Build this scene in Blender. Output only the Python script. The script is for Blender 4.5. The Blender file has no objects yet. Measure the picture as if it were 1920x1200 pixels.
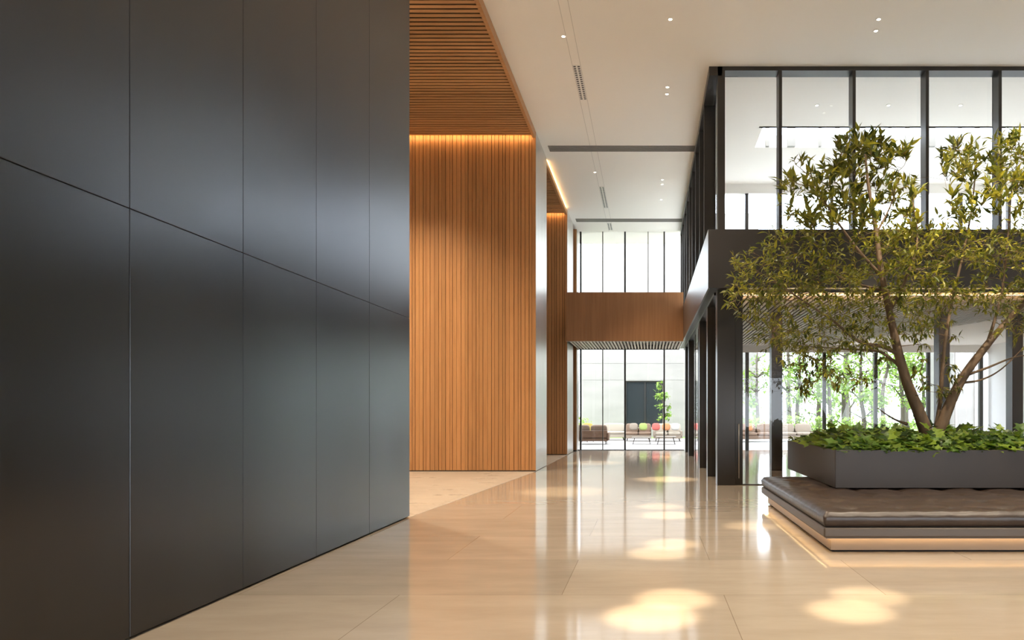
import bpy, math, random
from mathutils import Vector, Matrix
R = math.radians
S = bpy.context.scene
C = S.collection
rnd = random.Random(7)

# ------------------------------------------------------------------ camera
cam_d = bpy.data.cameras.new('camera')
cam = bpy.data.objects.new('camera', cam_d)
C.objects.link(cam)
F = 1280.0
VX, VY, EYE = 1216.0, 773.0, 1.6
cam_d.sensor_width = 36.0
cam_d.lens = 24.0
cam_d.shift_x = -(VX - 960.0) / 1920.0
cam_d.shift_y = (VY - 600.0) / 1920.0
cam_d.clip_end = 400
cam.location = (0, 0, EYE)
cam.rotation_euler = (R(90), 0, 0)
S.camera = cam

# ------------------------------------------------------------------ light and exposure
S.view_settings.view_transform = 'Standard'
S.view_settings.look = 'None'
S.view_settings.exposure = 0.22
S.view_settings.gamma = 1.0
S.view_settings.use_curve_mapping = False
S.cycles.transparent_max_bounces = 32
S.cycles.max_bounces = 12
S.cycles.diffuse_bounces = 6
world = bpy.data.worlds.new('sky')
S.world = world
world.use_nodes = True
wn = world.node_tree.nodes
bg = wn['Background']
bg.inputs['Color'].default_value = (0.84, 0.92, 1.0, 1)
bg.inputs['Strength'].default_value = 7.0
sun_d = bpy.data.lights.new('sun', 'SUN')
sun_d.energy = 2.6
sun_d.color = (1.0, 0.93, 0.82)
sun_d.angle = R(1.0)
sun = bpy.data.objects.new('sun', sun_d)
C.objects.link(sun)
sun.rotation_euler = Vector((0.45, 0.62, -0.95)).to_track_quat('-Z', 'Y').to_euler()

SPOT_W = 8000
FLOOD = 1150
LED = 16.0

# ------------------------------------------------------------------ helpers
def px(x, y, d):
    return Vector(((x - VX) * d / F, d, EYE + (VY - y) * d / F))

class MB:
    def __init__(s):
        s.v, s.f, s.m, s.sm = [], [], [], []
    def add(s, vs, fs, mi=0, smooth=False):
        b = len(s.v)
        s.v += [Vector(v) for v in vs]
        for f in fs:
            s.f.append([b + i for i in f]); s.m.append(mi); s.sm.append(smooth)
    def box(s, x0, x1, y0, y1, z0, z1, mi=0):
        s.add([(x0,y0,z0),(x1,y0,z0),(x1,y1,z0),(x0,y1,z0),(x0,y0,z1),(x1,y0,z1),(x1,y1,z1),(x0,y1,z1)],
              [(0,3,2,1),(4,5,6,7),(0,1,5,4),(1,2,6,5),(2,3,7,6),(3,0,4,7)], mi)
        return s
    def prism(s, pts, z0, z1, mi=0):
        n = len(pts)
        s.add([(p[0],p[1],z0) for p in pts] + [(p[0],p[1],z1) for p in pts],
              [list(range(n))[::-1], list(range(n, 2*n))] + [(i,(i+1)%n,n+(i+1)%n,n+i) for i in range(n)], mi)
        return s
    def lathe(s, cx, cy, prof, n=20, mi=0, smooth=True):
        vs, fs = [], []
        for (r, z) in prof:
            for k in range(n):
                a = 2*math.pi*k/n
                vs.append((cx + r*math.cos(a), cy + r*math.sin(a), z))
        for i in range(len(prof)-1):
            for k in range(n):
                fs.append((i*n+k, i*n+(k+1)%n, (i+1)*n+(k+1)%n, (i+1)*n+k))
        fs.append(list(range(n))[::-1]); fs.append([(len(prof)-1)*n+k for k in range(n)])
        s.add(vs, fs, mi, smooth)
        return s
    def tube(s, pts, rads, n=7, mi=0):
        vs, fs = [], []
        pts = [Vector(p) for p in pts]
        ref = Vector((0.31, 0.83, 0.22))
        for i, p in enumerate(pts):
            t = (pts[min(i+1, len(pts)-1)] - pts[max(i-1, 0)])
            t = t.normalized() if t.length > 1e-9 else Vector((0,0,1))
            u = t.cross(ref)
            if u.length < 1e-3: u = t.cross(Vector((1,0,0)))
            u.normalize(); w = t.cross(u)
            for k in range(n):
                a = 2*math.pi*k/n
                vs.append(p + (u*math.cos(a) + w*math.sin(a))*rads[i])
        for i in range(len(pts)-1):
            for k in range(n):
                fs.append((i*n+k, i*n+(k+1)%n, (i+1)*n+(k+1)%n, (i+1)*n+k))
        fs.append(list(range(n))[::-1]); fs.append([(len(pts)-1)*n+k for k in range(n)])
        s.add(vs, fs, mi, True)
        return s
    def pillow(s, cx, cy, cz, wx, wy, wz, e=0.35, n=10, rot=None, mi=0):
        """soft cushion: a superellipsoid"""
        def sp(a, p): return math.copysign(abs(a)**p, a)
        vs, fs = [], []
        m = 2*n
        for i in range(n+1):
            ph = -math.pi/2 + math.pi*i/n
            for k in range(m):
                th = 2*math.pi*k/m
                p = Vector((wx/2*sp(math.cos(ph), e)*sp(math.cos(th), e), wy/2*sp(math.cos(ph), e)*sp(math.sin(th), e), wz/2*sp(math.sin(ph), e*1.6)))
                if rot: p = rot @ p
                vs.append(p + Vector((cx, cy, cz)))
        for i in range(n):
            for k in range(m):
                fs.append((i*m+k, i*m+(k+1)%m, (i+1)*m+(k+1)%m, (i+1)*m+k))
        s.add(vs, fs, mi, True)
        return s
    def build(s, name, mats, parent=None, bevel=0, origin=None, seg=1):
        off = Vector((0,0,0))
        p = parent
        while p is not None:
            off += p.location; p = p.parent
        if origin is not None: off = off + Vector(origin)
        me = bpy.data.meshes.new(name)
        me.from_pydata([v - off for v in s.v], [], s.f)
        if not isinstance(mats, (list, tuple)): mats = [mats]
        for m in mats: me.materials.append(m)
        me.polygons.foreach_set('material_index', s.m)
        me.polygons.foreach_set('use_smooth', s.sm)
        me.update()
        o = bpy.data.objects.new(name, me)
        C.objects.link(o)
        if parent: o.parent = parent
        if origin is not None: o.location = origin
        if bevel:
            b = o.modifiers.new('bevel', 'BEVEL'); b.width = bevel; b.segments = seg; b.limit_method = 'ANGLE'
        return o

def tag(o, label, cat, group=None, kind=None):
    o['label'] = label; o['category'] = cat
    if group: o['group'] = group
    if kind: o['kind'] = kind
    return o
def empty(name, loc, label, cat, group=None, kind=None):
    o = bpy.data.objects.new(name, None); C.objects.link(o)
    o.location = loc; o.empty_display_size = 0.2
    return tag(o, label, cat, group, kind)
def copy_tree(o, parent=None):
    c = o.copy(); C.objects.link(c)
    if parent: c.parent = parent
    for ch in [k for k in list(C.objects) if k.parent == o]:
        copy_tree(ch, c)
    return c

# ------------------------------------------------------------------ materials
def mat(name, col, rough=0.5, metal=0.0, spec=0.5, emit=None, estr=0, var=None, vscale=(3,3,3), detail=3, island=0.0, bump=0.0, bscale=20, trans=None, rvar=0.0):
    m = bpy.data.materials.new(name); m.use_nodes = True
    nt = m.node_tree; b = nt.nodes['Principled BSDF']
    b.inputs['Base Color'].default_value = (*col, 1)
    b.inputs['Roughness'].default_value = rough
    b.inputs['Metallic'].default_value = metal
    b.inputs['Specular IOR Level'].default_value = spec
    if emit:
        b.inputs['Emission Color'].default_value = (*emit, 1); b.inputs['Emission Strength'].default_value = estr
    out = None
    if var or bump or rvar:
        tc = nt.nodes.new('ShaderNodeTexCoord'); mp = nt.nodes.new('ShaderNodeMapping')
        mp.inputs['Scale'].default_value = vscale
        nt.links.new(tc.outputs['Object'], mp.inputs['Vector'])
        nz = nt.nodes.new('ShaderNodeTexNoise'); nz.inputs['Scale'].default_value = 1.0; nz.inputs['Detail'].default_value = detail
        nt.links.new(mp.outputs['Vector'], nz.inputs['Vector'])
        if var:
            mx = nt.nodes.new('ShaderNodeMix'); mx.data_type = 'RGBA'
            mx.inputs[6].default_value = (*col, 1); mx.inputs[7].default_value = (*var, 1)
            cr = nt.nodes.new('ShaderNodeMapRange'); cr.inputs[1].default_value = 0.3; cr.inputs[2].default_value = 0.7
            nt.links.new(nz.outputs['Fac'], cr.inputs[0]); nt.links.new(cr.outputs[0], mx.inputs[0])
            out = mx.outputs[2]
        if rvar:
            rr = nt.nodes.new('ShaderNodeMapRange'); rr.inputs[1].default_value = 0.3; rr.inputs[2].default_value = 0.7
            rr.inputs[3].default_value = rough - rvar; rr.inputs[4].default_value = rough + rvar
            nt.links.new(nz.outputs['Fac'], rr.inputs[0]); nt.links.new(rr.outputs[0], b.inputs['Roughness'])
        if bump:
            n2 = nt.nodes.new('ShaderNodeTexNoise'); n2.inputs['Scale'].default_value = bscale; n2.inputs['Detail'].default_value = 3
            nt.links.new(tc.outputs['Object'], n2.inputs['Vector'])
            bp = nt.nodes.new('ShaderNodeBump'); bp.inputs['Strength'].default_value = bump; bp.inputs['Distance'].default_value = 0.01
            nt.links.new(n2.outputs['Fac'], bp.inputs['Height']); nt.links.new(bp.outputs['Normal'], b.inputs['Normal'])
    if island:
        g = nt.nodes.new('ShaderNodeNewGeometry'); mr = nt.nodes.new('ShaderNodeMapRange')
        mr.inputs[3].default_value = 1 - island; mr.inputs[4].default_value = 1 + island
        nt.links.new(g.outputs['Random Per Island'], mr.inputs[0])
        vm = nt.nodes.new('ShaderNodeVectorMath'); vm.operation = 'SCALE'
        if out: nt.links.new(out, vm.inputs[0])
        else: vm.inputs[0].default_value = col
        nt.links.new(mr.outputs[0], vm.inputs['Scale'])
        out = vm.outputs[0]
    if out: nt.links.new(out, b.inputs['Base Color'])
    if trans:
        t = nt.nodes.new('ShaderNodeBsdfTranslucent'); t.inputs['Color'].default_value = (*trans, 1)
        ms = nt.nodes.new('ShaderNodeMixShader'); ms.inputs[0].default_value = 0.35
        nt.links.new(b.outputs[0], ms.inputs[1]); nt.links.new(t.outputs[0], ms.inputs[2])
        nt.links.new(ms.outputs[0], nt.nodes['Material Output'].inputs[0])
    return m

def glass(name, tint=(0.975, 0.985, 0.995), ior=1.5):
    m = bpy.data.materials.new(name); m.use_nodes = True
    nt = m.node_tree; nt.nodes.clear()
    o = nt.nodes.new('ShaderNodeOutputMaterial'); t = nt.nodes.new('ShaderNodeBsdfTransparent'); t.inputs[0].default_value = (*tint, 1)
    g = nt.nodes.new('ShaderNodeBsdfGlossy'); g.inputs['Roughness'].default_value = 0.0
    fr = nt.nodes.new('ShaderNodeFresnel'); fr.inputs[0].default_value = ior
    ge = nt.nodes.new('ShaderNodeNewGeometry'); sub = nt.nodes.new('ShaderNodeMath'); sub.operation = 'SUBTRACT'; sub.inputs[0].default_value = 1
    nt.links.new(ge.outputs['Backfacing'], sub.inputs[1])
    mu = nt.nodes.new('ShaderNodeMath'); mu.operation = 'MULTIPLY'
    nt.links.new(fr.outputs[0], mu.inputs[0]); nt.links.new(sub.outputs[0], mu.inputs[1])
    mx = nt.nodes.new('ShaderNodeMixShader')
    nt.links.new(mu.outputs[0], mx.inputs[0]); nt.links.new(t.outputs[0], mx.inputs[1]); nt.links.new(g.outputs[0], mx.inputs[2])
    nt.links.new(mx.outputs[0], o.inputs[0])
    return m

def stone(name, c1, c2, cj, bw, rh, rough, offx=0, offy=0, mortar=0.0035, spec=0.5):
    m = bpy.data.materials.new(name); m.use_nodes = True
    nt = m.node_tree; b = nt.nodes['Principled BSDF']
    tc = nt.nodes.new('ShaderNodeTexCoord')
    mp = nt.nodes.new('ShaderNodeMapping'); mp.inputs['Location'].default_value = (offx, offy, 0)
    nt.links.new(tc.outputs['Object'], mp.inputs['Vector'])
    br = nt.nodes.new('ShaderNodeTexBrick'); br.inputs['Scale'].default_value = 1
    br.inputs['Brick Width'].default_value = bw; br.inputs['Row Height'].default_value = rh
    br.inputs['Mortar Size'].default_value = mortar; br.inputs['Mortar Smooth'].default_value = 0.1
    br.inputs['Color1'].default_value = (1,1,1,1); br.inputs['Color2'].default_value = (0.88,0.88,0.88,1); br.inputs['Mortar'].default_value = (0.62,0.58,0.54,1)
    nt.links.new(mp.outputs[0], br.inputs['Vector'])
    m2 = nt.nodes.new('ShaderNodeMapping'); m2.inputs['Scale'].default_value = (0.7, 2.6, 1)
    nt.links.new(tc.outputs['Object'], m2.inputs['Vector'])
    n1 = nt.nodes.new('ShaderNodeTexNoise'); n1.inputs['Scale'].default_value = 1.3; n1.inputs['Detail'].default_value = 8; n1.inputs['Roughness'].default_value = 0.65
    nt.links.new(m2.outputs[0], n1.inputs['Vector'])
    mr = nt.nodes.new('ShaderNodeMapRange'); mr.inputs[1].default_value = 0.3; mr.inputs[2].default_value = 0.72
    nt.links.new(n1.outputs['Fac'], mr.inputs[0])
    mx = nt.nodes.new('ShaderNodeMix'); mx.data_type = 'RGBA'; mx.inputs[6].default_value = (*c1,1); mx.inputs[7].default_value = (*c2,1)
    nt.links.new(mr.outputs[0], mx.inputs[0])
    ml = nt.nodes.new('ShaderNodeMix'); ml.data_type = 'RGBA'; ml.blend_type = 'MULTIPLY'; ml.inputs[0].default_value = 1
    nt.links.new(mx.outputs[2], ml.inputs[6]); nt.links.new(br.outputs['Color'], ml.inputs[7])
    nt.links.new(ml.outputs[2], b.inputs['Base Color'])
    rr = nt.nodes.new('ShaderNodeMapRange'); rr.inputs[3].default_value = rough*0.75; rr.inputs[4].default_value = rough*1.35
    nt.links.new(n1.outputs['Fac'], rr.inputs[0]); nt.links.new(rr.outputs[0], b.inputs['Roughness'])
    b.inputs['Specular IOR Level'].default_value = spec
    return m

def wood(name, c1, c2, axis, rough=0.45, island=0.18, scale=1.0):
    sc = {'x': (1.2, 22, 22), 'y': (22, 1.2, 22), 'z': (22, 22, 1.0)}[axis]
    return mat(name, c1, rough, var=c2, vscale=tuple(k*scale for k in sc), detail=5, island=island)

M = {}
M['floor'] = stone('limestone_polished', (0.47,0.392,0.315), (0.385,0.315,0.248), None, 2.84, 1.42, 0.085, offx=2.18, offy=-0.3, spec=0.95)
M['floor2'] = stone('limestone_lit_recess', (0.57,0.48,0.385), (0.49,0.405,0.315), None, 2.84, 1.42, 0.28, offx=2.18, offy=-0.3)  # paler colour stands in for cove light and reflections on the recess floor
M['terrace'] = stone('terrace_paving', (0.34,0.305,0.28), (0.29,0.26,0.24), None, 1.2, 1.2, 0.5)
M['ceiling'] = mat('ceiling_plaster', (0.88,0.83,0.755), 0.8)
M['white'] = mat('white_plaster', (0.80,0.79,0.77), 0.8)
M['black_metal'] = mat('blackened_steel', (0.084,0.084,0.090), 0.29, 1.0, 0.5, var=(0.095,0.095,0.099), vscale=(0.7,0.7,0.3), detail=3, rvar=0.015)
M['gap'] = mat('shadow_gap', (0.006,0.006,0.006), 0.8)
M['bronze'] = mat('dark_bronze', (0.055,0.050,0.046), 0.33, 0.6)
M['fascia'] = mat('bronze_fascia', (0.066,0.060,0.056), 0.38, 0.6)
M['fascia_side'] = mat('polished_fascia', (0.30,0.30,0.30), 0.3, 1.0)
M['steel'] = mat('brushed_steel', (0.62,0.60,0.57), 0.3, 1.0)
M['wood_v'] = wood('oak_boards', (0.52,0.25,0.095), (0.43,0.19,0.066), 'z', 0.42, 0.13)
M['wood_x'] = wood('oak_ceiling_slats', (0.50,0.26,0.11), (0.41,0.20,0.078), 'x', 0.45, 0.15)
M['veneer'] = wood('oak_veneer', (0.42,0.20,0.085), (0.34,0.15,0.06), 'z', 0.4, 0.05, 0.6)
M['slat_grey'] = wood('pale_ceiling_slats', (0.52,0.45,0.37), (0.44,0.37,0.30), 'y', 0.5, 0.12)
M['dark_wood'] = mat('dark_backing', (0.02,0.014,0.009), 0.9)
M['glass'] = glass('clear_glass')
M['leather'] = mat('brown_leather', (0.060,0.040,0.031), 0.36, 0, 0.5, var=(0.040,0.027,0.022), vscale=(4,4,4), bump=0.5, bscale=11)
M['bench_metal'] = mat('bench_bronze', (0.11,0.085,0.068), 0.45, 0.3)
M['plinth'] = mat('plinth_bronze', (0.30,0.225,0.165), 0.45, 0.1)
M['planter'] = mat('planter_bronze', (0.052,0.039,0.031), 0.45, 0.3)
M['soil'] = mat('soil', (0.035,0.024,0.016), 0.95, bump=0.6, bscale=25)
M['bark'] = mat('tan_bark', (0.17,0.108,0.062), 0.75, var=(0.10,0.064,0.038), vscale=(9,9,3), bump=0.5, bscale=30)
M['twig'] = mat('twig', (0.17,0.11,0.05), 0.7)
M['leaf_a'] = mat('olive_leaf', (0.13,0.14,0.02), 0.45, island=0.4, trans=(0.26,0.26,0.03))
M['leaf_b'] = mat('yellow_leaf', (0.27,0.25,0.028), 0.45, island=0.35, trans=(0.42,0.38,0.03))
M['leaf_c'] = mat('deep_leaf', (0.055,0.075,0.014), 0.4, island=0.4, trans=(0.14,0.17,0.02))
M['ivy_a'] = mat('ivy_bright', (0.25,0.36,0.045), 0.38, island=0.3, trans=(0.30,0.42,0.04))
M['ivy_b'] = mat('ivy_mid', (0.12,0.22,0.035), 0.38, island=0.3, trans=(0.17,0.28,0.03))
M['ivy_c'] = mat('ivy_dark', (0.04,0.085,0.02), 0.35, island=0.3, trans=(0.07,0.13,0.02))
M['gleaf_a'] = mat('garden_leaf_light', (0.24,0.36,0.07), 0.5, island=0.35, trans=(0.42,0.55,0.09))
M['gleaf_b'] = mat('garden_leaf_mid', (0.12,0.21,0.045), 0.5, island=0.35, trans=(0.26,0.38,0.06))
M['gbark'] = mat('garden_bark', (0.09,0.07,0.055), 0.85)
M['led'] = mat('warm_led', (0.9,0.8,0.6), 0.5, emit=(1.0,0.66,0.28), estr=LED)
M['led_room'] = mat('room_led', (0.9,0.8,0.6), 0.5, emit=(1.0,0.62,0.26), estr=LED*4)
M['led_low'] = mat('soft_led', (0.9,0.8,0.6), 0.5, emit=(1.0,0.66,0.30), estr=LED*1.6)
M['lens'] = mat('downlight_lens', (0.9,0.9,0.85), 0.3, emit=(1.0,0.86,0.65), estr=10)
M['trim_white'] = mat('white_trim', (0.82,0.78,0.72), 0.5)
M['groove'] = mat('ceiling_groove', (0.58,0.54,0.48), 0.7)
M['grille'] = mat('grille_grey', (0.30,0.28,0.25), 0.5)
M['grille_dark'] = mat('grille_dark', (0.10,0.095,0.09), 0.6)
M['concrete'] = mat('pale_concrete', (0.262,0.244,0.222), 0.85, var=(0.215,0.20,0.182), vscale=(0.35,0.35,1.2), detail=6)
M['lawn'] = mat('lawn', (0.13,0.22,0.05), 0.9, var=(0.20,0.30,0.08), vscale=(1,1,1))
M['win_dark'] = mat('dark_window_glass', (0.02,0.024,0.026), 0.06, 0, 0.35)
M['fab_brown'] = mat('fabric_brown', (0.16,0.10,0.065), 0.85, bump=0.2, bscale=120)
M['fab_taupe'] = mat('fabric_taupe', (0.21,0.165,0.125), 0.85, bump=0.2, bscale=120)
M['fab_cream'] = mat('fabric_cream', (0.30,0.255,0.20), 0.85, bump=0.2, bscale=120)
M['fab_white'] = mat('fabric_white', (0.33,0.31,0.28), 0.85)
M['fab_red'] = mat('fabric_coral', (0.36,0.075,0.06), 0.85)
M['fab_yellow'] = mat('fabric_mustard', (0.30,0.22,0.05), 0.85)
M['fab_green'] = mat('fabric_lime', (0.22,0.27,0.07), 0.85)
M['fab_orange'] = mat('fabric_orange', (0.38,0.15,0.06), 0.85)
M['leg_dark'] = mat('dark_leg', (0.04,0.03,0.025), 0.5, 0.3)
M['table_top'] = mat('pale_table_top', (0.26,0.22,0.18), 0.35)
M['wood_base'] = wood('walnut_base', (0.14,0.072,0.038), (0.10,0.05,0.025), 'x', 0.5, 0.05)

ST = 'structure'
XL = -3.05          # plane of the timber walls' ends
XW = -3.64          # plane of the dark metal wall
XG = 1.52           # plane of the glazed side
ZC = 9.2            # ceiling

# ------------------------------------------------------------------ floor and ceiling
b = MB(); b.prism([(-12,-6.2),(14.2,-6.2),(14.2,28.8),(-12,28.8)], -0.3, 0)
tag(b.build('floor', M['floor']), 'polished beige limestone floor with bright reflections', 'floor', kind=ST)
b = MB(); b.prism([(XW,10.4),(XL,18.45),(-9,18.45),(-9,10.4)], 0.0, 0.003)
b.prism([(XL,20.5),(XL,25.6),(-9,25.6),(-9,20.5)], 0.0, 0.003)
tag(b.build('floor_recess', M['floor2']), 'stone floor in the recesses in front of the timber walls, coloured paler as if lit', 'floor', kind=ST)
SKX0, SKX1, SKY0, SKY1 = 3.05, 13.4, 18.25, 19.6
b = MB()
b.box(XL, XG, -6.2, 30.8, ZC, ZC+0.35)
b.box(XG, 14.2, -6.2, SKY0, ZC, ZC+0.35)
b.box(XG, SKX0, SKY0, SKY1, ZC, ZC+0.35)
b.box(SKX1, 14.2, SKY0, SKY1, ZC, ZC+0.35)
b.box(XG, 14.2, SKY1, 23.1, ZC, ZC+0.35)
b.box(-12, XL, -6.2, 30.8, ZC+0.02, ZC+0.35)
tag(b.build('ceiling', M['ceiling']), 'smooth cream plaster ceiling high above the lobby', 'ceiling', kind=ST)

# skylight monitor over the upper room
r = empty('window_8', (SKX0, SKY0, ZC), 'narrow clerestory skylight strip in the upper room ceiling', 'window', kind=ST)
b = MB()
x = SKX0 + 0.3
k = 0
while x < SKX1:
    w = (0.10, 0.22, 0.07)[k % 3]
    b.box(x, x+w, SKY1-0.12, SKY1-0.02, ZC, ZC+0.85); x += (0.62, 0.9, 0.48)[k % 3]; k += 1
b.box(SKX0, SKX1, SKY1-0.14, SKY1, ZC+0.8, ZC+0.9)
b.build('mullion', M['grille'], r)
b = MB(); b.box(SKX0-0.1, SKX1, SKY0-0.1, SKY0, ZC, ZC+0.85); b.build('curb', M['white'], r)
b = MB(); b.box(SKX0, SKX1, SKY1-0.06, SKY1-0.045, ZC, ZC+0.8); b.build('pane', M['glass'], r)

# ------------------------------------------------------------------ dark metal wall on the left
wl = empty('wall_left', (XW, 0, 0), 'tall wall of blackened steel panels with thin joints', 'wall', kind=ST)
b = MB(); b.box(-4.6, XW-0.02, -6.2, 10.385, 0.012, ZC); b.box(-12, -4.6, 10.0, 10.385, 0, ZC)
b.build('wall_core', M['gap'], wl)
ys = [-2.31, -0.90, 0.52, 1.94, 3.36, 4.79, 6.13, 7.48, 8.90, 10.40]
g = 0.006
for i in range(len(ys)-1):
    for (z0, z1) in ((0.02, 3.03), (3.03, 9.2)):
        b = MB(); b.box(XW-0.02, XW, ys[i]+g/2, ys[i+1]-g/2, z0+g/2, z1-g/2)
        b.build('steel_panel', M['black_metal'], wl, bevel=0.002)
b = MB(); b.box(XW-0.5, XW-0.021, 10.386, 10.4, 0.02, ZC); b.build('end_panel', M['black_metal'], wl)

# ------------------------------------------------------------------ timber walls (boxes clad in vertical oak boards)
def boards(x0, x1, y, z0, z1):
    b = MB(); x = x1; k = 0
    seq = (0.098, 0.066, 0.098, 0.098, 0.072, 0.098, 0.112)
    while x > x0:
        w = seq[k % 7]; k += 1
        dpt = 0.034 + 0.003*((k*5) % 3)
        b.box(x-w, x, y-dpt+0.04, y+0.04, z0, z1)
        x -= w + (0.008 if k % 2 else 0.013)
    return b
def timber_wall(y0, y1, xr, label, zt=9.19):
    w = empty('wall_timber', (xr, y0, 0), label, 'wall', kind=ST)
    b = MB(); b.box(-9, xr-0.03, y0+0.041, y1, 0, ZC); b.build('wall_core', M['dark_wood'], w)
    boards(-8.5, xr, y0, 0.03, zt).build('board_cladding', M['wood_v'], w)
    b = MB(); b.box(-8.5, xr, y0+0.012, y0+0.04, 0.0, 0.03); b.build('skirting', M['bronze'], w)
    b = MB(); n = 3
    for i in range(n):
        a0 = y0+0.045+(y1-y0-0.045)*i/n; a1 = y0+0.045+(y1-y0-0.045)*(i+1)/n
        b.box(xr-0.03, xr, a0+0.003, a1-0.003, 0.012, ZC)
    b.build('side_cladding', M['steel'], w, bevel=0.002)
    return w
timber_wall(18.45, 20.44, XL, 'nearest timber wall of vertical oak boards lit from above')
timber_wall(25.6, 27.6, XL, 'second timber wall of vertical oak boards behind the nearest one')
timber_wall(28.3, 29.2, -2.98, 'farthest narrow strip of timber wall beside the end glazing')
b = MB(); b.box(-9.2, -9, 10, 30.8, 0, ZC)
tag(b.build('wall_recess', M['white']), 'plain wall closing off the recesses on the left', 'wall', kind=ST)

def soffit(y0, y1, label, edge_light=False):
    s = empty('ceiling_slats', (XL, y0, 9.02), label, 'ceiling', kind=ST)
    b = MB(); y = y1
    while y > y0:
        b.box(-8.9, XL-0.08, y-0.092, y, 9.02, 9.034); y -= 0.14
    b.build('slats', M['wood_x'], s)
    b = MB(); b.box(-8.9, XL-0.08, y1-0.012, y1-0.001, 9.034, 9.15); b.build('end_board', M['wood_x'], s)
    b = MB(); b.box(-8.9, XL-0.08, y0, y1, 9.075, 9.09); b.build('backing', M['dark_wood'], s)
    b = MB(); b.box(XL-0.08, XL-0.001, y0, y1+0.125, 9.0, 9.15 if edge_light else ZC-0.002); b.build('edge_board', M['wood_x'], s)
    return s
soffit(4.0, 18.28, 'nearest soffit of oak slats dropped below the ceiling')
soffit(20.46, 25.43, 'second soffit of oak slats with a glowing edge', True)

def led(name, x0, x1, y0, y1, z0, z1, label, m='led'):
    b = MB(); b.box(x0, x1, y0, y1, z0, z1)
    o = b.build(name, M[m], origin=((x0+x1)/2, (y0+y1)/2, z0))
    return tag(o, label, 'light strip', 'warm light strips')
led('light_strip', -8.5, XL-0.09, 18.285, 18.30, 9.045, 9.09, 'glowing warm light strip along the top of the nearest timber wall')
led('light_strip', -8.5, XL-0.09, 25.435, 25.45, 9.045, 9.08, 'glowing warm light strip along the top of the second timber wall')
led('light_strip', XL-0.07, XL-0.03, 20.6, 25.4, 9.152, 9.17, 'warm light strip along the edge of the second slatted soffit')

# ------------------------------------------------------------------ bridge
br = empty('bridge', (-0.8, 25.2, 4.25), 'oak veneered bridge spanning the passage between timber wall and balcony', 'bridge', kind=ST)
ZB0, ZB1 = 4.22, 6.02
b = MB()
for (x0, x1) in ((XL, -2.3), (-2.3, 1.285)):
    b.box(x0+0.002, x1-0.002, 25.15, 25.2, ZB0, ZB1)
b.build('front_panel', M['veneer'], br)
b = MB(); b.box(XL, 1.285, 25.2, 28.6, ZB0+0.2, ZB0+0.6); b.box(XL, 1.285, 28.55, 28.6, ZB0, ZB1); b.build('deck', M['bronze'], br)
b = MB(); x = XL+0.1
while x < 1.2:
    b.box(x, x+0.07, 25.3, 28.5, ZB0+0.02, ZB0+0.11); x += 0.125
b.build('soffit_slats', M['slat_grey'], br)
b = MB(); b.box(XL, 1.285, 25.2, 25.3, ZB0, ZB0+0.2); b.build('lip', M['slat_grey'], br)

# ------------------------------------------------------------------ balcony edge (dark metal fascia)
fa = empty('balcony', (1.286, 14.7, 4.28), 'dark bronze balcony fascia wrapping the glazed room', 'balcony', kind=ST)
ZF0, ZF1 = 4.28, 5.54
b = MB(); b.box(1.286, 14.2, 14.7, 14.74, ZF0, ZF1); b.build('front_fascia', M['fascia'], fa)
b = MB(); b.box(1.286, 1.326, 14.74, 28.7, ZF0, ZF1); b.build('side_fascia', M['fascia_side'], fa)
b = MB(); b.box(1.326, 14.2, 14.74, 15.14, ZF0, ZF0+0.04); b.box(1.326, 2.0, 15.14, 28.7, ZF0, ZF0+0.04); b.build('underside', M['bronze'], fa)
b = MB(); b.box(1.33, 14.2, 14.75, 28.7, ZF0+0.25, ZF1-0.01); b.build('floor_slab', M['white'], fa)

# slatted ceiling of the ground-floor room, clipped by a diagonal edge
sc = empty('ceiling_slats', (2, 15.6, 4.3), 'pale slatted ceiling of the ground floor glazed room', 'ceiling', kind=ST)
b = MB(); x = 2.02
while x < 11.6:
    ye = 28.3 if x < 7.4 else min(28.3, 19.6 + (10.6 - x)/0.377)
    if ye > 15.9: b.box(x, x+0.068, 15.22, ye, 4.36, 4.38)
    x += 0.13
b.build('slats', M['slat_grey'], sc)
b = MB(); b.prism([(2.0,15.2),(12.4,15.2),(7.5,28.3),(2.0,28.3)], 4.425, 4.44); b.build('backing', M['dark_wood'], sc)
b = MB(); b.prism([(12.5,15.2),(14.2,15.2),(14.2,28.7),(7.6,28.7),(7.6,28.3)], 4.39, 4.5); b.build('plaster_ceiling', M['ceiling'], sc)
led('light_strip', 2.1, 12.0, 15.10, 15.125, 4.186, 4.194, 'warm light strip hidden behind the balcony over the ground floor room', 'led')

b = MB(); b.box(2.08, 12.0, 15.082, 15.14, 4.172, 4.184)
tag(b.build('trim_2', M['bronze']), 'slim dark tray holding the light strip over the ground floor room', 'light tray', kind=ST)
ar = bpy.data.lights.new('strip_wash', 'AREA'); ar.shape = 'RECTANGLE'; ar.size = 9.8; ar.size_y = 0.02; ar.energy = 230; ar.color = (1.0, 0.58, 0.24); ar.spread = R(22)
ao = bpy.data.objects.new('strip_wash', ar); C.objects.link(ao); ao.location = (7.05, 15.135, 4.20)
ao.rotation_euler = Vector((0, 1, 0.24)).to_track_quat('-Z', 'Y').to_euler()

# ------------------------------------------------------------------ glazing
def win(name, label, loc):
    return empty(name, loc, label, 'window', kind=ST)
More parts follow.
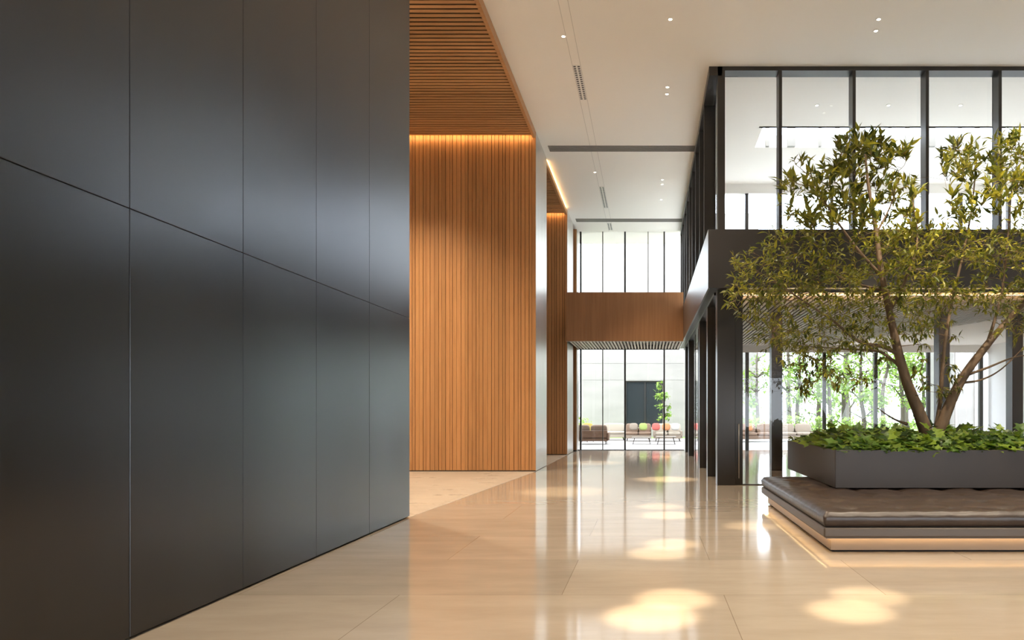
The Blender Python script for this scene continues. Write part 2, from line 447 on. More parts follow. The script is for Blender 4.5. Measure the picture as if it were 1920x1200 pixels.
# upper front
w = win('window_1', 'upper storey glazing in dark frames behind the tree', (XG, 15, ZF1))
MUL = [2.9, 4.52, 6.13, 7.73, 9.34, 10.95, 12.56]
b = MB(); b.box(XG, 14.2, 15.0, 15.3, 9.11, ZC); b.build('head_rail', M['bronze'], w)
b = MB(); b.box(XG, 1.68, 15.0, 15.3, ZF1-0.02, 9.11); b.build('corner_post', M['bronze'], w)
for m_ in MUL:
    b = MB(); b.box(m_-0.035, m_+0.035, 15.0, 15.3, ZF1-0.02, 9.11); b.build('mullion', M['bronze'], w, bevel=0.004)
e = [1.68] + MUL + [14.2]
for i in range(len(e)-1):
    b = MB(); b.box(e[i]+0.035, e[i+1]-0.035, 15.26, 15.275, ZF1-0.02, 9.11); b.build('pane', M['glass'], w)
# upper side
w = win('window_2', 'upper side glazing with deep dark fins along the passage', (XG, 22, ZF1))
b = MB(); b.box(1.33, XG+0.1, 15.0, 28.6, 9.0, ZC); b.build('head_rail', M['bronze'], w)
SM = [16.5 + 1.5*i for i in range(9)]
for m_ in SM:
    b = MB(); b.box(1.34, XG+0.1, m_-0.035, m_+0.035, ZF1-0.02, 9.0); b.build('mullion', M['bronze'], w, bevel=0.004)
e = [15.3] + SM
for i in range(len(e)-1):
    b = MB(); b.box(XG+0.03, XG+0.045, e[i]+0.035, e[i+1]-0.035, ZF1-0.02, 9.0); b.build('pane', M['glass'], w)
# lower side
w = win('window_3', 'ground floor side glazing between dark steel columns along the passage', (XG, 22, 0))
b = MB(); b.box(1.47, 1.70, 15.3, 28.7, ZF0-0.06, ZF0); b.build('head_rail', M['bronze'], w)
LS = [17.0, 19.7, 25.0, 27.3]
for m_ in LS:
    b = MB(); b.box(1.47, 1.67, m_, m_+0.32, 0, ZF0-0.06); b.build('column', M['bronze'], w, bevel=0.005)
for m_ in (21.5, 23.0):
    b = MB(); b.box(1.56, 1.60, m_, m_+0.05, 0, ZF0-0.06); b.build('mullion', M['bronze'], w)
e = [15.3, 17.0, 19.7, 21.5, 23.0, 25.0, 27.3, 28.7]
for i in range(len(e)-1):
    b = MB(); b.box(1.575, 1.588, e[i]+0.33 if e[i] in LS else e[i]+0.05, e[i+1], 0.01, ZF0-0.06); b.build('pane', M['glass'], w)
# lower front
w = win('window_4', 'ground floor front glazing behind the leather bench', (XG, 14.95, 0))
b = MB(); b.box(1.507, 1.90, 14.95, 15.3, 0, ZF0); b.box(1.90, 2.07, 14.99, 15.26, 0, ZF0); b.build('corner_column', M['bronze'], w, bevel=0.005)
b = MB(); b.box(2.07, 14.2, 15.0, 15.08, ZF0-0.05, ZF0); b.build('head_rail', M['bronze'], w)
b = MB(); b.box(2.07, 14.2, 15.02, 15.06, 0.0, 0.02); b.build('sill', M['bronze'], w)
e = [2.07, 4.52, 7.0, 9.4, 11.8, 14.2]
for i in range(len(e)-1):
    b = MB(); b.box(e[i]+0.004, e[i+1]-0.004, 15.033, 15.047, 0.02, ZF0-0.05); b.build('pane', M['glass'], w)
b = MB(); b.tube([(1.98, 14.965, 0.15), (1.98, 14.965, 1.35)], [0.012, 0.012]); b.build('door_pull', M['steel'], w)
# interior columns
for (x0, y0, lab) in ((3.39, 18.8, 'dark steel column behind the glass left of the planter'), (8.0, 18.8, 'dark steel column behind the trunks of the tree'), (10.02, 18.8, 'dark steel column near the right edge of the photo')):
    b = MB(); b.box(x0, x0+0.30, y0, y0+0.35, 0, 4.36)
    tag(b.build('column', M['bronze'], origin=(x0+0.15, y0+0.17, 0), bevel=0.005), lab, 'column', 'columns of the ground floor room', ST)
# end glazing of the passage
w = win('window_5', 'full height end glazing of the passage under and above the bridge', (-0.8, 28.8, 0))
EM = [(-2.86, 0.07), (-1.93, 0.035), (-0.99, 0.07), (-0.02, 0.03), (0.66, 0.06)]
for (x_, t_) in EM:
    if x_ == -0.02: b = MB(); b.box(x_-t_/2, x_+t_/2, 28.72, 28.84, ZB1-0.5, ZC)
    else: b = MB(); b.box(x_-t_/2, x_+t_/2, 28.72, 28.84, 0, ZC)
    b.build('mullion', M['bronze'], w)
b = MB(); b.box(-2.98, 1.5, 28.76, 28.84, 0.0, 0.025); b.build('sill', M['bronze'], w)
e = [-2.98] + [x_ for x_, _ in EM] + [1.5]
for i in range(len(e)-1):
    b = MB(); b.box(e[i]+0.03, e[i+1]-0.03, 28.775, 28.79, 0.03, ZC); b.build('pane', M['glass'], w)
# rear glazing of the ground-floor room
w = win('window_6', 'rear glazing of the ground floor room facing the garden', (8, 28.6, 0))
b = MB(); b.box(1.6, 14.2, 28.5, 28.62, 4.1, 4.45); b.build('head_rail', M['trim_white'], w)
RM = [4.12, 5.2, 7.35, 9.5, 11.7, 13.9]
for m_ in RM:
    b = MB(); b.box(m_-0.07, m_+0.07, 28.5, 28.65, 0, 4.1); b.build('mullion', M['bronze'], w)
e = [1.7] + RM + [14.2]
for i in range(len(e)-1):
    b = MB(); b.box(e[i]+0.07, e[i+1]-0.07, 28.56, 28.575, 0.02, 4.1); b.build('pane', M['glass'], w)
# rear glazing of the upper room
b = MB(); b.box(XG+0.1, 14.2, 22.86, 23.0, ZF1-0.02, 6.3)  # unseen parapet, added to cut the daylight entering the upper room
tag(b.build('wall_daylight_block', M['white']), 'unseen parapet added under the rear windows to cut daylight in the upper room', 'wall', kind=ST)
w = win('window_7', 'rear glazing of the upper room with sky beyond', (8, 22.8, ZF1))
b = MB(); b.box(XG+0.1, 14.2, 22.7, 22.85, 8.88, ZC); b.build('head_rail', M['trim_white'], w)
UM = [1.75, 3.27, 4.35, 6.1, 7.1, 8.8, 10.4, 12.0, 13.6]
for m_ in UM:
    b = MB(); b.box(m_-0.05, m_+0.05, 22.7, 22.85, ZF1-0.02, 8.88); b.build('mullion', M['fascia'], w)
e = UM + [14.2]
for i in range(len(e)-1):
    b = MB(); b.box(e[i]+0.05, e[i+1]-0.05, 22.77, 22.785, ZF1-0.02, 8.88); b.build('pane', M['glass'], w)
# walls out of the picture: windows behind the camera and on the right
b = MB()
b.box(XW, 4.0, -6.4, -6.1, 0, ZC+0.35); b.box(13.0, 14.5, -6.4, -6.1, 0, ZC+0.35); b.box(4.0, 13.0, -6.4, -6.1, 3.55, ZC+0.35)
tag(b.build('wall_back', M['white']), 'plain wall behind the camera beside the entrance windows', 'wall', kind=ST)
w = win('window_9', 'glazed entrance front behind the camera', (8.5, -6.2, 0))
for i in range(5):
    x_ = 4.0 + 2.25*i
    b = MB(); b.box(x_-0.06, x_+0.06, -6.3, -6.15, 0, 3.42); b.build('mullion', M['bronze'], w)
b = MB(); b.box(4.0, 13.0, -6.28, -6.17, 3.42, 3.55); b.build('transom', M['bronze'], w)
b = MB(); b.box(14.2, 14.5, -6.3, 28.7, 0, ZC+0.35)
tag(b.build('wall_right', M['white']), 'plain right wall of the lobby', 'wall', kind=ST)

# ------------------------------------------------------------------ ceiling fittings
def downlight(x, y, label, spot=0, cone=9, zc=ZC, group='recessed ceiling downlights', aim=None):
    d = empty('downlight', (x, y, zc), label, 'downlight', group)
    b = MB(); b.lathe(x, y, [(0.058, zc), (0.058, zc-0.006), (0.038, zc-0.008), (0.038, zc-0.002)]); b.build('trim_ring', M['trim_white'], d)
    b = MB(); b.lathe(x, y, [(0.036, zc-0.0005), (0.034, zc-0.006), (0.01, zc-0.007)]); b.build('lens', M['lens'], d)
    if spot:
        ld = bpy.data.lights.new('downlight_beam', 'SPOT'); ld.energy = spot; ld.color = (1.0, 0.80, 0.52)
        ld.spot_size = R(cone); ld.spot_blend = 0.85; ld.shadow_soft_size = 0.05
        lo = bpy.data.objects.new('downlight_beam', ld); C.objects.link(lo); lo.parent = d; lo.location = (0, 0, -0.03)
        ld.color = (1.0, 0.86, 0.66) if cone > 30 else (1.0, 0.80, 0.52)
        if aim: lo.rotation_euler = (Vector(aim) - Vector((x, y, zc))).to_track_quat('-Z', 'Y').to_euler()
    return d
P = SPOT_W
near = 'small downlight added overhead to throw light into the lobby'
for (x, y, s, c) in ((0.02, 5.35, P, 5.6), (0.22, 5.85, P*.8, 5.2), (0.12, 7.75, P*.7, 5.6), (0.28, 8.3, P*.7, 5.2), (0.30, 10.6, P*.7, 6.5), (0.20, 11.6, P*.6, 6.0), (1.62, 5.5, P*.8, 5.2), (1.92, 5.95, P*.6, 5.0), (1.45, 9.6, P*.5, 6.0)):  # narrow spots added to stand in for patches of sun on the floor
    downlight(x, y, near, s, c)
for (x, y) in ((-1.5, 4.0), (1.2, 1.5), (4.4, 4.0), (4.45, 8.6), (7.6, 6.0), (7.6, 11.0), (-1.5, 9.0), (0.42, 13.2)):  # wide floods added overhead for general brightness in the lobby
    downlight(x, y, near, FLOOD, 95)
for (x, y) in ((-5.9, 13.0), (-6.35, 15.6)):  # added lamps, kept out of view, to brighten the nearest timber wall
    downlight(x, y, 'small downlight added in the slatted soffit to brighten the timber wall, hidden behind the dark wall', FLOOD*1.6, 110, zc=9.019)
downlight(4.2, 6.2, 'small downlight added overhead out of view to brighten the tree', P*0.55, 34, aim=(5.0, 12.0, 4.0))  # added spot above the view, brightens the foliage
downlight(0.44, 16.3, 'ceiling downlight nearest the upper glazing, back one of its pair', P, 11)
downlight(0.44, 15.95, 'ceiling downlight nearest the upper glazing, front one of its pair')
downlight(0.45, 22.3, 'ceiling downlight between the two dark ceiling grilles, front one of its row', FLOOD*1.3, 80)
downlight(0.45, 22.75, 'ceiling downlight between the two dark ceiling grilles, second of its row')
downlight(0.45, 24.4, 'ceiling downlight between the two dark ceiling grilles, farthest of its row', P*0.5, 9)
downlight(-1.72, 13.8, 'ceiling downlight beside the groove in front of the nearest slot diffuser', P*0.5, 14)
downlight(-1.70, 21.6, 'ceiling downlight beside the groove in front of the second slot diffuser', P*0.5, 14)
downlight(4.45, 13.2, 'ceiling downlight out in front of the upper glazing, nearer of the pair above the tree', P*0.6, 22)
downlight(4.53, 13.6, 'ceiling downlight out in front of the upper glazing, farther of the pair above the tree')
downlight(4.17, 16.9, 'downlight seen through the second upper pane')
downlight(5.94, 16.9, 'downlight seen through the third upper pane')
downlight(7.72, 16.9, 'downlight seen through the fourth upper pane')

def diffuser(x, y0, y1, label):
    d = empty('slot_diffuser', (x, y0, ZC), label, 'air vent', 'slot diffusers in the ceiling')
    b = MB(); b.box(x-0.085, x+0.085, y0, y1, ZC-0.006, ZC); b.build('frame', M['trim_white'], d)
    n = int((y1-y0)/0.095) if y1-y0 < 2 else 24
    st = (y1-y0-0.05)/n
    for i in range(n):
        for s in (-0.045, 0.045):
            b = MB(); b.box(x+s-0.026, x+s+0.026, y0+0.03+i*st, y0+0.03+i*st+st*0.55, ZC-0.009, ZC-0.005); b.build('slot', M['grille_dark'], d)
diffuser(-1.58, 14.94, 16.63, 'perforated black slot diffuser in front of the first ceiling grille')
diffuser(-1.58, 23.0, 25.4, 'perforated black slot diffuser between the two ceiling grilles')
diffuser(-1.58, 27.4, 28.5, 'perforated black slot diffuser beyond the second ceiling grille')
b = MB()
for s in (-0.09, 0.09): b.box(-1.58+s-0.005, -1.58+s+0.005, 4, 28.7, ZC-0.002, ZC+0.001)
tag(b.build('trim_1', M['groove']), 'pair of fine grooves running along the ceiling', 'ceiling joint', kind=ST)
def grille(y0, y1, label):
    g_ = empty('ceiling_grille', (-0.7, y0, ZC), label, 'air vent', 'linear grilles across the ceiling')
    b = MB(); b.box(-2.87, 1.33, y0, y1, ZC-0.004, ZC); b.build('backing', M['grille_dark'], g_)
    b = MB(); n = 5
    for i in range(n+1):
        y = y0 + (y1-y0-0.03)*i/n; b.box(-2.87, 1.33, y, y+0.03, ZC-0.02, ZC-0.003)
    b.build('blades', M['grille'], g_)
grille(19.46, 19.86, 'nearer long grey linear grille across the ceiling')
grille(26.8, 27.2, 'farther long dark linear grille across the ceiling')

# ------------------------------------------------------------------ bench
BX0, BX1, BY0, BY1 = 1.985, 7.4, 7.72, 12.0
bench = empty('bench', (4.6, 9.8, 0), 'low brown leather bench with glowing base around the planter', 'bench')
b = MB(); b.box(BX0+0.10, BX1-0.10, BY0+0.10, BY1-0.10, 0.02, 0.175); b.build('plinth', M['plinth'], bench, bevel=0.004)
b = MB(); b.box(BX0+0.13, BX1-0.13, BY0+0.13, BY1-0.13, 0, 0.02); b.build('foot', M['gap'], bench)
b = MB(); b.box(BX0, BX1, BY0, BY1, 0.18, 0.292); b.build('base_band', M['bench_metal'], bench, bevel=0.02, seg=3)
b = MB(); t = 0.012
def ring_box(b, o, t, z0, z1):
    b.box(BX0+o, BX1-o, BY0+o, BY0+o+t, z0, z1); b.box(BX0+o, BX1-o, BY1-o-t, BY1-o, z0, z1)
    b.box(BX0+o, BX0+o+t, BY0+o+t, BY1-o-t, z0, z1); b.box(BX1-o-t, BX1-o, BY0+o+t, BY1-o-t, z0, z1)
ring_box(b, 0.037, 0.003, 0.168, 0.1795)
b.build('light_strip', M['led_low'], bench)
b = MB(); ring_box(b, 0.030, 0.006, 0.166, 0.18); b.build('light_lip', M['bench_metal'], bench)
def cushion():
    b = MB(); h0, h1, rr = 0.305, 0.475, 0.055
    nx, ny = 130, 104
    W, D = BX1-BX0, BY1-BY0
    vs, fs = [], []
    def top(x, y):
        u, v = x-BX0, y-BY0
        e = min(u, W-u, v, D-v)
        z = h1
        if e < rr*1.6:
            q = 1 - e/(rr*1.6); z -= rr*(1-math.sqrt(max(0, 1-q*q)))
        cu, cv = u/0.62, v/0.62
        du = (cu-0.65) - round(cu-0.65); dv = (cv-0.65) - round(cv-0.65)
        tuft = math.exp(-(du*du+dv*dv)*45)*0.046
        seam = (math.exp(-(du*14)**2) + math.exp(-(dv*14)**2))*0.012
        wob = 0.010*math.sin(u*9.1+v*3.7)*math.sin(v*8.3-u*2.1)
        if 0.2 < e: z += -tuft - seam + wob
        elif e < 0.2: z += 0.003*math.sin((u+v)*19)
        return z
    def ax(n, L):
        out = []
        for i in range(n+1):
            t = i/n
            out.append(L*(0.5-0.5*math.cos(math.pi*t))*0.25 + L*t*0.75)
        return out
    xs, ys2 = ax(nx, W), ax(ny, D)
    for j in range(ny+1):
        for i in range(nx+1):
            vs.append((BX0+xs[i], BY0+ys2[j], top(BX0+xs[i], BY0+ys2[j])))
    for j in range(ny):
        for i in range(nx):
            a = j*(nx+1)+i; fs.append((a, a+1, a+nx+2, a+nx+1))
    ring = [j for j in range(nx+1)] + [j*(nx+1)+nx for j in range(1, ny+1)] + [ny*(nx+1)+i for i in range(nx-1, -1, -1)] + [j*(nx+1) for j in range(ny-1, 0, -1)]
    prev = ring
    for (dz, off) in ((-0.035, 0.006), (-0.085, 0.0), (-0.155+rr*0, -0.02)):
        cur = []
        for rI in ring:
            x, y, z = vs[rI]
            cx = -1 if abs(x-BX0) < 1e-6 else (1 if abs(x-BX1) < 1e-6 else 0)
            cy = -1 if abs(y-BY0) < 1e-6 else (1 if abs(y-BY1) < 1e-6 else 0)
            cur.append(len(vs)); vs.append((x+cx*off, y+cy*off, max(h0, h1-rr+0.02+dz) if dz > -0.15 else h0))
        n = len(ring)
        for i in range(n):
            fs.append((prev[i], cur[i], cur[(i+1)%n], prev[(i+1)%n]))
        prev = cur
    fs.append(prev[::-1])
    b.add(vs, fs, 0, True)
    return b
cushion().build('seat_cushion', M['leather'], bench)
b = MB(); b.box(BX0+0.03, BX1-0.03, BY0+0.03, BY1-0.03, 0.292, 0.305); b.build('shadow_joint', M['gap'], bench)

# ------------------------------------------------------------------ planter, ground cover and tree
PX0, PX1, PY0, PY1, PZ0, PZ1 = 2.75, 6.6, 10.04, 13.5, 0.485, 1.045
pl = empty('planter', (4.7, 11.8, 0), 'large rectangular dark bronze planter set on the bench', 'planter')
b = MB(); tt = 0.03
b.box(PX0, PX1, PY0, PY0+tt, PZ0, PZ1); b.box(PX0, PX1, PY1-tt, PY1, PZ0, PZ1)
b.box(PX0, PX0+tt, PY0+tt, PY1-tt, PZ0, PZ1); b.box(PX1-tt, PX1, PY0+tt, PY1-tt, PZ0, PZ1); b.box(PX0+tt, PX1-tt, PY0+tt, PY1-tt, PZ0, PZ0+0.03)
b.build('trough', M['planter'], pl, bevel=0.004)
b = MB(); b.box(PX0+tt, PX1-tt, PY0+tt, PY1-tt, PZ0+0.03, PZ1-0.06); b.build('soil', M['soil'], pl)
b = MB(); b.box(3.5, 6.0, 12.1, 13.1, 0, PZ0); b.build('pedestal', M['planter'], pl)

def frame(d, up=Vector((0,0,1))):
    d = d.normalized(); s = d.cross(up)
    if s.length < 1e-3: s = d.cross(Vector((1,0,0)))
    s.normalize(); return d, s, s.cross(d)
def leaf(b, p, d, L, Wd, mi, bend=0.15, up=None):
    d, s, n = frame(d, up or Vector((rnd.uniform(-.6,.6), rnd.uniform(-.6,.6), 1)))
    mid = p + d*L*0.45 - n*L*bend*0.1
    tip = p + d*L - n*L*bend
    q = p + d*L*0.2
    b.add([p, q + s*Wd*0.40 + n*Wd*.08, mid + s*Wd*0.5 + n*Wd*0.12, tip, mid - s*Wd*0.5 + n*Wd*0.12, q - s*Wd*0.40 + n*Wd*.08, mid],
          [(0,1,2,6), (6,2,3), (0,6,4,5), (6,3,4)], mi, False)
def lobed(b, p, d, L, mi, nrm):
    d, s, n = frame(d, nrm)
    prof = [(0,0),(0.05,0.22),(-0.12,0.42),(0.20,0.34),(0.42,0.52),(0.52,0.24),(1.0,0.0)]
    R_ = [p + d*u*L + s*v*L + n*L*(0.10*v - 0.12*u*u) for (u, v) in prof]
    L_ = [p + d*u*L - s*v*L + n*L*(0.10*v - 0.12*u*u) for (u, v) in prof[1:-1]]
    c = p + d*L*0.3
    tipi = 6
    vs = R_ + L_ + [c]
    ci = len(vs)-1
    fs = [(ci, i, i+1) for i in range(6)]
    ll = [0] + list(range(7, 12)) + [6]
    fs += [(ci, ll[i+1], ll[i]) for i in range(6)]
    b.add(vs, fs, mi, False)
b = MB()
for i in range(2300):
    x = rnd.uniform(PX0+0.03, PX1-0.05); y = PY0 + 0.02 + (PY1-PY0-0.06)*rnd.random()**1.15
    e = min(x-PX0, PX1-x, y-PY0, PY1-y)
    z = PZ1 + min(0.19, e*0.38)*rnd.uniform(0.2, 1.0) + 0.05*math.sin(x*5.1)*math.sin(y*4.3)*min(1, e*3)
    a = rnd.uniform(0, 6.283)
    d = Vector((math.cos(a), math.sin(a)*0.8-0.45, rnd.uniform(-0.35, 0.45)))
    if e > 0.3 and rnd.random() < 0.16:
        z += rnd.uniform(0.02, 0.12); d.z += 0.5
    L = rnd.uniform(0.11, 0.21)
    mi = rnd.choices((0,1,2), (0.34,0.42,0.24))[0]
    lobed(b, Vector((x, y, z)), d, L, mi, Vector((rnd.uniform(-.5,.5), rnd.uniform(-.9,.1), 1)))
iv = b.build('ground_cover', [M['ivy_a'], M['ivy_b'], M['ivy_c']], origin=(4.7, 11.8, PZ1))
tag(iv, 'bed of bright green lobed leaves filling the planter', 'ground cover', kind='stuff')

# tree: two leaning trunks plus a slender middle stem
TD = 11.7
def path(pp):
    return [px(x, y, d) for (x, y, d) in pp]
def smooth(pts, n=6):
    out = []
    for i in range(len(pts)-1):
        p0 = pts[max(i-1, 0)]; p1 = pts[i]; p2 = pts[i+1]; p3 = pts[min(i+2, len(pts)-1)]
        for k in range(n):
            t = k/n
            out.append(0.5*((2*p1) + (p2-p0)*t + (2*p0-5*p1+4*p2-p3)*t*t + (3*p1-p0-3*p2+p3)*t**3))
    out.append(pts[-1]); return out
tree = empty('tree', (4.87, TD, PZ1-0.06), 'slender multi stemmed indoor tree with olive leaves in the planter', 'tree')
nodes = []
def limb(b, pp, r0, r1, n=9):
    pts = smooth(path(pp)); N = len(pts)
    rads = [r0 + (r1-r0)*(i/(N-1))**0.8 for i in range(N)]
    b.tube(pts, rads, n)
    for p_, r_ in zip(pts, rads):
        nodes.append((p_, r_))
t1 = MB(); limb(t1, [(1741,822,11.7),(1722,770,11.68),(1700,715,11.6),(1682,650,11.5),(1668,585,11.45),(1652,505,11.4),(1642,430,11.4),(1628,345,11.4),(1622,285,11.4)], 0.125, 0.014)
t1.build('trunk', M['bark'], tree)
t2 = MB(); limb(t2, [(1757,822,11.75),(1776,770,11.75),(1803,712,11.75),(1848,650,11.8),(1890,600,11.9),(1935,545,12.0),(1955,460,12.1),(1965,350,12.1)], 0.115, 0.014)
t2.build('trunk', M['bark'], tree)
t3 = MB(); limb(t3, [(1750,822,11.95),(1762,760,12.0),(1770,660,12.1),(1784,570,12.1),(1805,480,12.1),(1822,390,12.1),(1832,290,12.1)], 0.045, 0.010)
t3.build('trunk', M['bark'], tree)
br_ = MB()
limb(br_, [(1686,665,11.5),(1655,650,11.4),(1610,640,11.3),(1560,600,11.1),(1500,560,10.9),(1440,520,10.8)], 0.040, 0.010)
limb(br_, [(1690,690,11.55),(1650,660,11.7),(1590,655,11.9),(1520,650,12.1)], 0.032, 0.008)
limb(br_, [(1668,585,11.45),(1700,520,11.3),(1720,450,11.2),(1712,380,11.2)], 0.035, 0.008)
limb(br_, [(1655,520,11.4),(1610,470,11.2),(1560,400,11.1),(1520,330,11.0)], 0.035, 0.008)
limb(br_, [(1810,704,11.75),(1850,690,11.6),(1895,672,11.5),(1930,665,11.4)], 0.028, 0.007)
limb(br_, [(1800,718,11.75),(1840,712,11.9),(1880,690,12.1),(1930,640,12.2)], 0.024, 0.007)
limb(br_, [(1850,648,11.8),(1865,600,11.9),(1880,540,12.0),(1890,440,12.0),(1900,320,12.0)], 0.035, 0.008)
limb(br_, [(1700,795,11.7),(1675,785,11.5),(1645,765,11.3)], 0.03, 0.006)
limb(br_, [(1660,545,11.4),(1600,530,11.7),(1540,500,12.0),(1480,470,12.2)], 0.030, 0.008)
limb(br_, [(1642,440,11.4),(1672,380,11.5),(1685,320,11.6)], 0.022, 0.006)
def inpoly(x, y, P_):
    c = False; j = len(P_)-1
    for i in range(len(P_)):
        if (P_[i][1] > y) != (P_[j][1] > y) and x < (P_[j][0]-P_[i][0])*(y-P_[i][1])/(P_[j][1]-P_[i][1])+P_[i][0]: c = not c
        j = i
    return c
# crown volumes as seen from the entrance: (outline, clusters, leaf size, upward bias)
ZN = [
 ([(1478,300),(1500,290),(1540,320),(1560,255),(1610,262),(1640,268),(1700,290),(1722,340),(1728,432),(1478,432)], 130, 0.17, 0.8),
 ([(1765,290),(1800,270),(1850,285),(1900,262),(2000,270),(2010,432),(1762,432)], 100, 0.17, 0.8),
 ([(1470,432),(2010,432),(2010,560),(1375,560),(1372,500),(1420,470)], 330, 0.12, 0.1),
 ([(1372,545),(1800,545),(1790,600),(1690,640),(1480,690),(1440,640),(1380,590)], 190, 0.11, -0.2),
 ([(1480,670),(1660,660),(1650,720),(1490,735)], 26, 0.11, -0.5),
 ([(1690,560),(1800,560),(1800,740),(1720,760)], 22, 0.12, -0.6),
 ([(1800,540),(2000,540),(2000,650),(1880,640),(1820,600)], 55, 0.11, -0.1),
]
tg = []
for (P_, n, ls, ub) in ZN:
    xs_ = [q[0] for q in P_]; ys_ = [q[1] for q in P_]
    k = 0
    while k < n:
        x = rnd.uniform(min(xs_), max(xs_)); y = rnd.uniform(min(ys_), max(ys_))
        if inpoly(x, y, P_):
            tg.append((px(x, y, TD + rnd.uniform(-1.35, 1.35)), ls, ub)); k += 1
rnd.shuffle(tg)
nd0 = list(nodes)
tg.sort(key=lambda t: min((t[0]-q[0]).length for q in nd0))
fol = MB(); tw = MB()
for (T, ls, ub) in tg:
    best, bc = None, 1e9
    for q in nodes:
        dv = T - q[0]; c = dv.length + (1.2*(q[0].z - T.z) if q[0].z > T.z - 0.05 else 0)
        if c < bc: bc, best = c, q
    p0, r0 = best
    rs = min(r0*0.8, 0.005 + 0.006*min(1.5, (T-p0).length))
    n = max(3, int((T-p0).length/0.16))
    side = Vector((rnd.uniform(-1,1), rnd.uniform(-1,1), rnd.uniform(-.5,.7)))*0.12*(T-p0).length
    pts = []
    for i in range(n+1):
        t = i/n
        p = p0.lerp(T, t) + side*math.sin(math.pi*t) + Vector((rnd.uniform(-1,1), rnd.uniform(-1,1), rnd.uniform(-1,1)))*0.018*(1 if 0 < i < n else 0)
        pts.append(p)
    rads = [rs + (0.0028-rs)*i/n for i in range(n+1)]
    tw.tube(pts, rads, 5)
    for i in range(1, n+1): nodes.append((pts[i], rads[i]))
    axis = (pts[-1] - pts[-2]).normalized()
    for s_ in range(3):      # short side shoots, each with its leaves
        sd = (axis*0.6 + Vector((rnd.uniform(-1,1), rnd.uniform(-1,1), rnd.uniform(-.4,.9)+ub*0.5))).normalized()
        base = pts[-1] if s_ else pts[-2]
        ln = rnd.uniform(0.12, 0.26)
        tw.tube([base, base+sd*ln*0.5, base+sd*ln + Vector((0,0,-0.01))], [0.004, 0.003, 0.0015], 4)
        for i in range(6):
            q = base + sd*ln*(0.25 + 0.75*i/5)
            d = sd*0.6 + Vector((rnd.uniform(-1,1), rnd.uniform(-1,1), rnd.uniform(-.9,.7)+ub*0.7))
            L = ls*rnd.uniform(0.7, 1.3)
            mi = rnd.choices((0,1,2), (0.45,0.33,0.22))[0]
            leaf(fol, q, d, L, L*rnd.uniform(0.24, 0.34), mi, rnd.uniform(0, .4))
bo = br_.build('branches', M['bark'], tree)
tw.build('twigs', M['twig'], tree)
fol.build('foliage', [M['leaf_a'], M['leaf_b'], M['leaf_c']], tree)

# ------------------------------------------------------------------ outside: terrace, garden, pale building
b = MB(); b.prism([(-14,28.8),(30,28.8),(30,42.0),(-14,42.0)], -0.3, -0.01)
tag(b.build('terrace', M['terrace']), 'pale paved terrace beyond the end glazing', 'terrace', kind=ST)
b = MB(); b.prism([(-60,42.0),(80,42.0),(80,110),(-60,110)], -0.3, -0.05)
tag(b.build('lawn', M['lawn']), 'lawn of the garden beyond the terrace', 'lawn', kind=ST)

bl = empty('building', (-1, 46, 0), 'pale concrete building beyond the terrace with a dark window', 'building')
WX0, WX1, WZ0, WZ1 = -1.55, 1.1, 0.6, 3.72
b = MB()
b.box(-4.6, WX0, 46, 50, -0.05, 15); b.box(WX1, 7.4, 46, 50, -0.05, 15); b.box(WX0, WX1, 46, 50, WZ1, 15); b.box(WX0, WX1, 46, 50, -0.05, WZ0)
b.build('wall', M['concrete'], bl)
b = MB()
for z in (3.78, 4.9, 6.4): b.box(-4.6, 7.4, 45.985, 46.0, z, z+0.05)
b.build('cornice', M['concrete'], bl)
wf = MB(); wf.box(WX0, WX1, 46.1, 46.2, WZ1-0.08, WZ1); wf.box(WX0, WX0+0.07, 46.1, 46.2, WZ0, WZ1-0.08); wf.box(WX1-0.07, WX1, 46.1, 46.2, WZ0, WZ1-0.08); wf.box(-0.27, -0.2, 46.1, 46.2, WZ0, WZ1-0.08)
wfo = wf.build('window', M['bronze'], bl)
b = MB(); b.box(WX0+0.07, WX1-0.07, 46.15, 46.17, WZ0, WZ1-0.08); b.build('pane', M['win_dark'], wfo)
b2 = empty('building', (20, 40, 0), 'pale glazed building on the far right of the garden', 'building')
b = MB(); b.box(17.4, 34, 39, 42.5, -0.05, 12); b.build('wall', M['concrete'], b2)
b = MB()
for i in range(8): b.box(17.5+i*1.1, 17.58+i*1.1, 38.9, 39.0, 0, 12)
b.build('fins', M['steel'], b2)

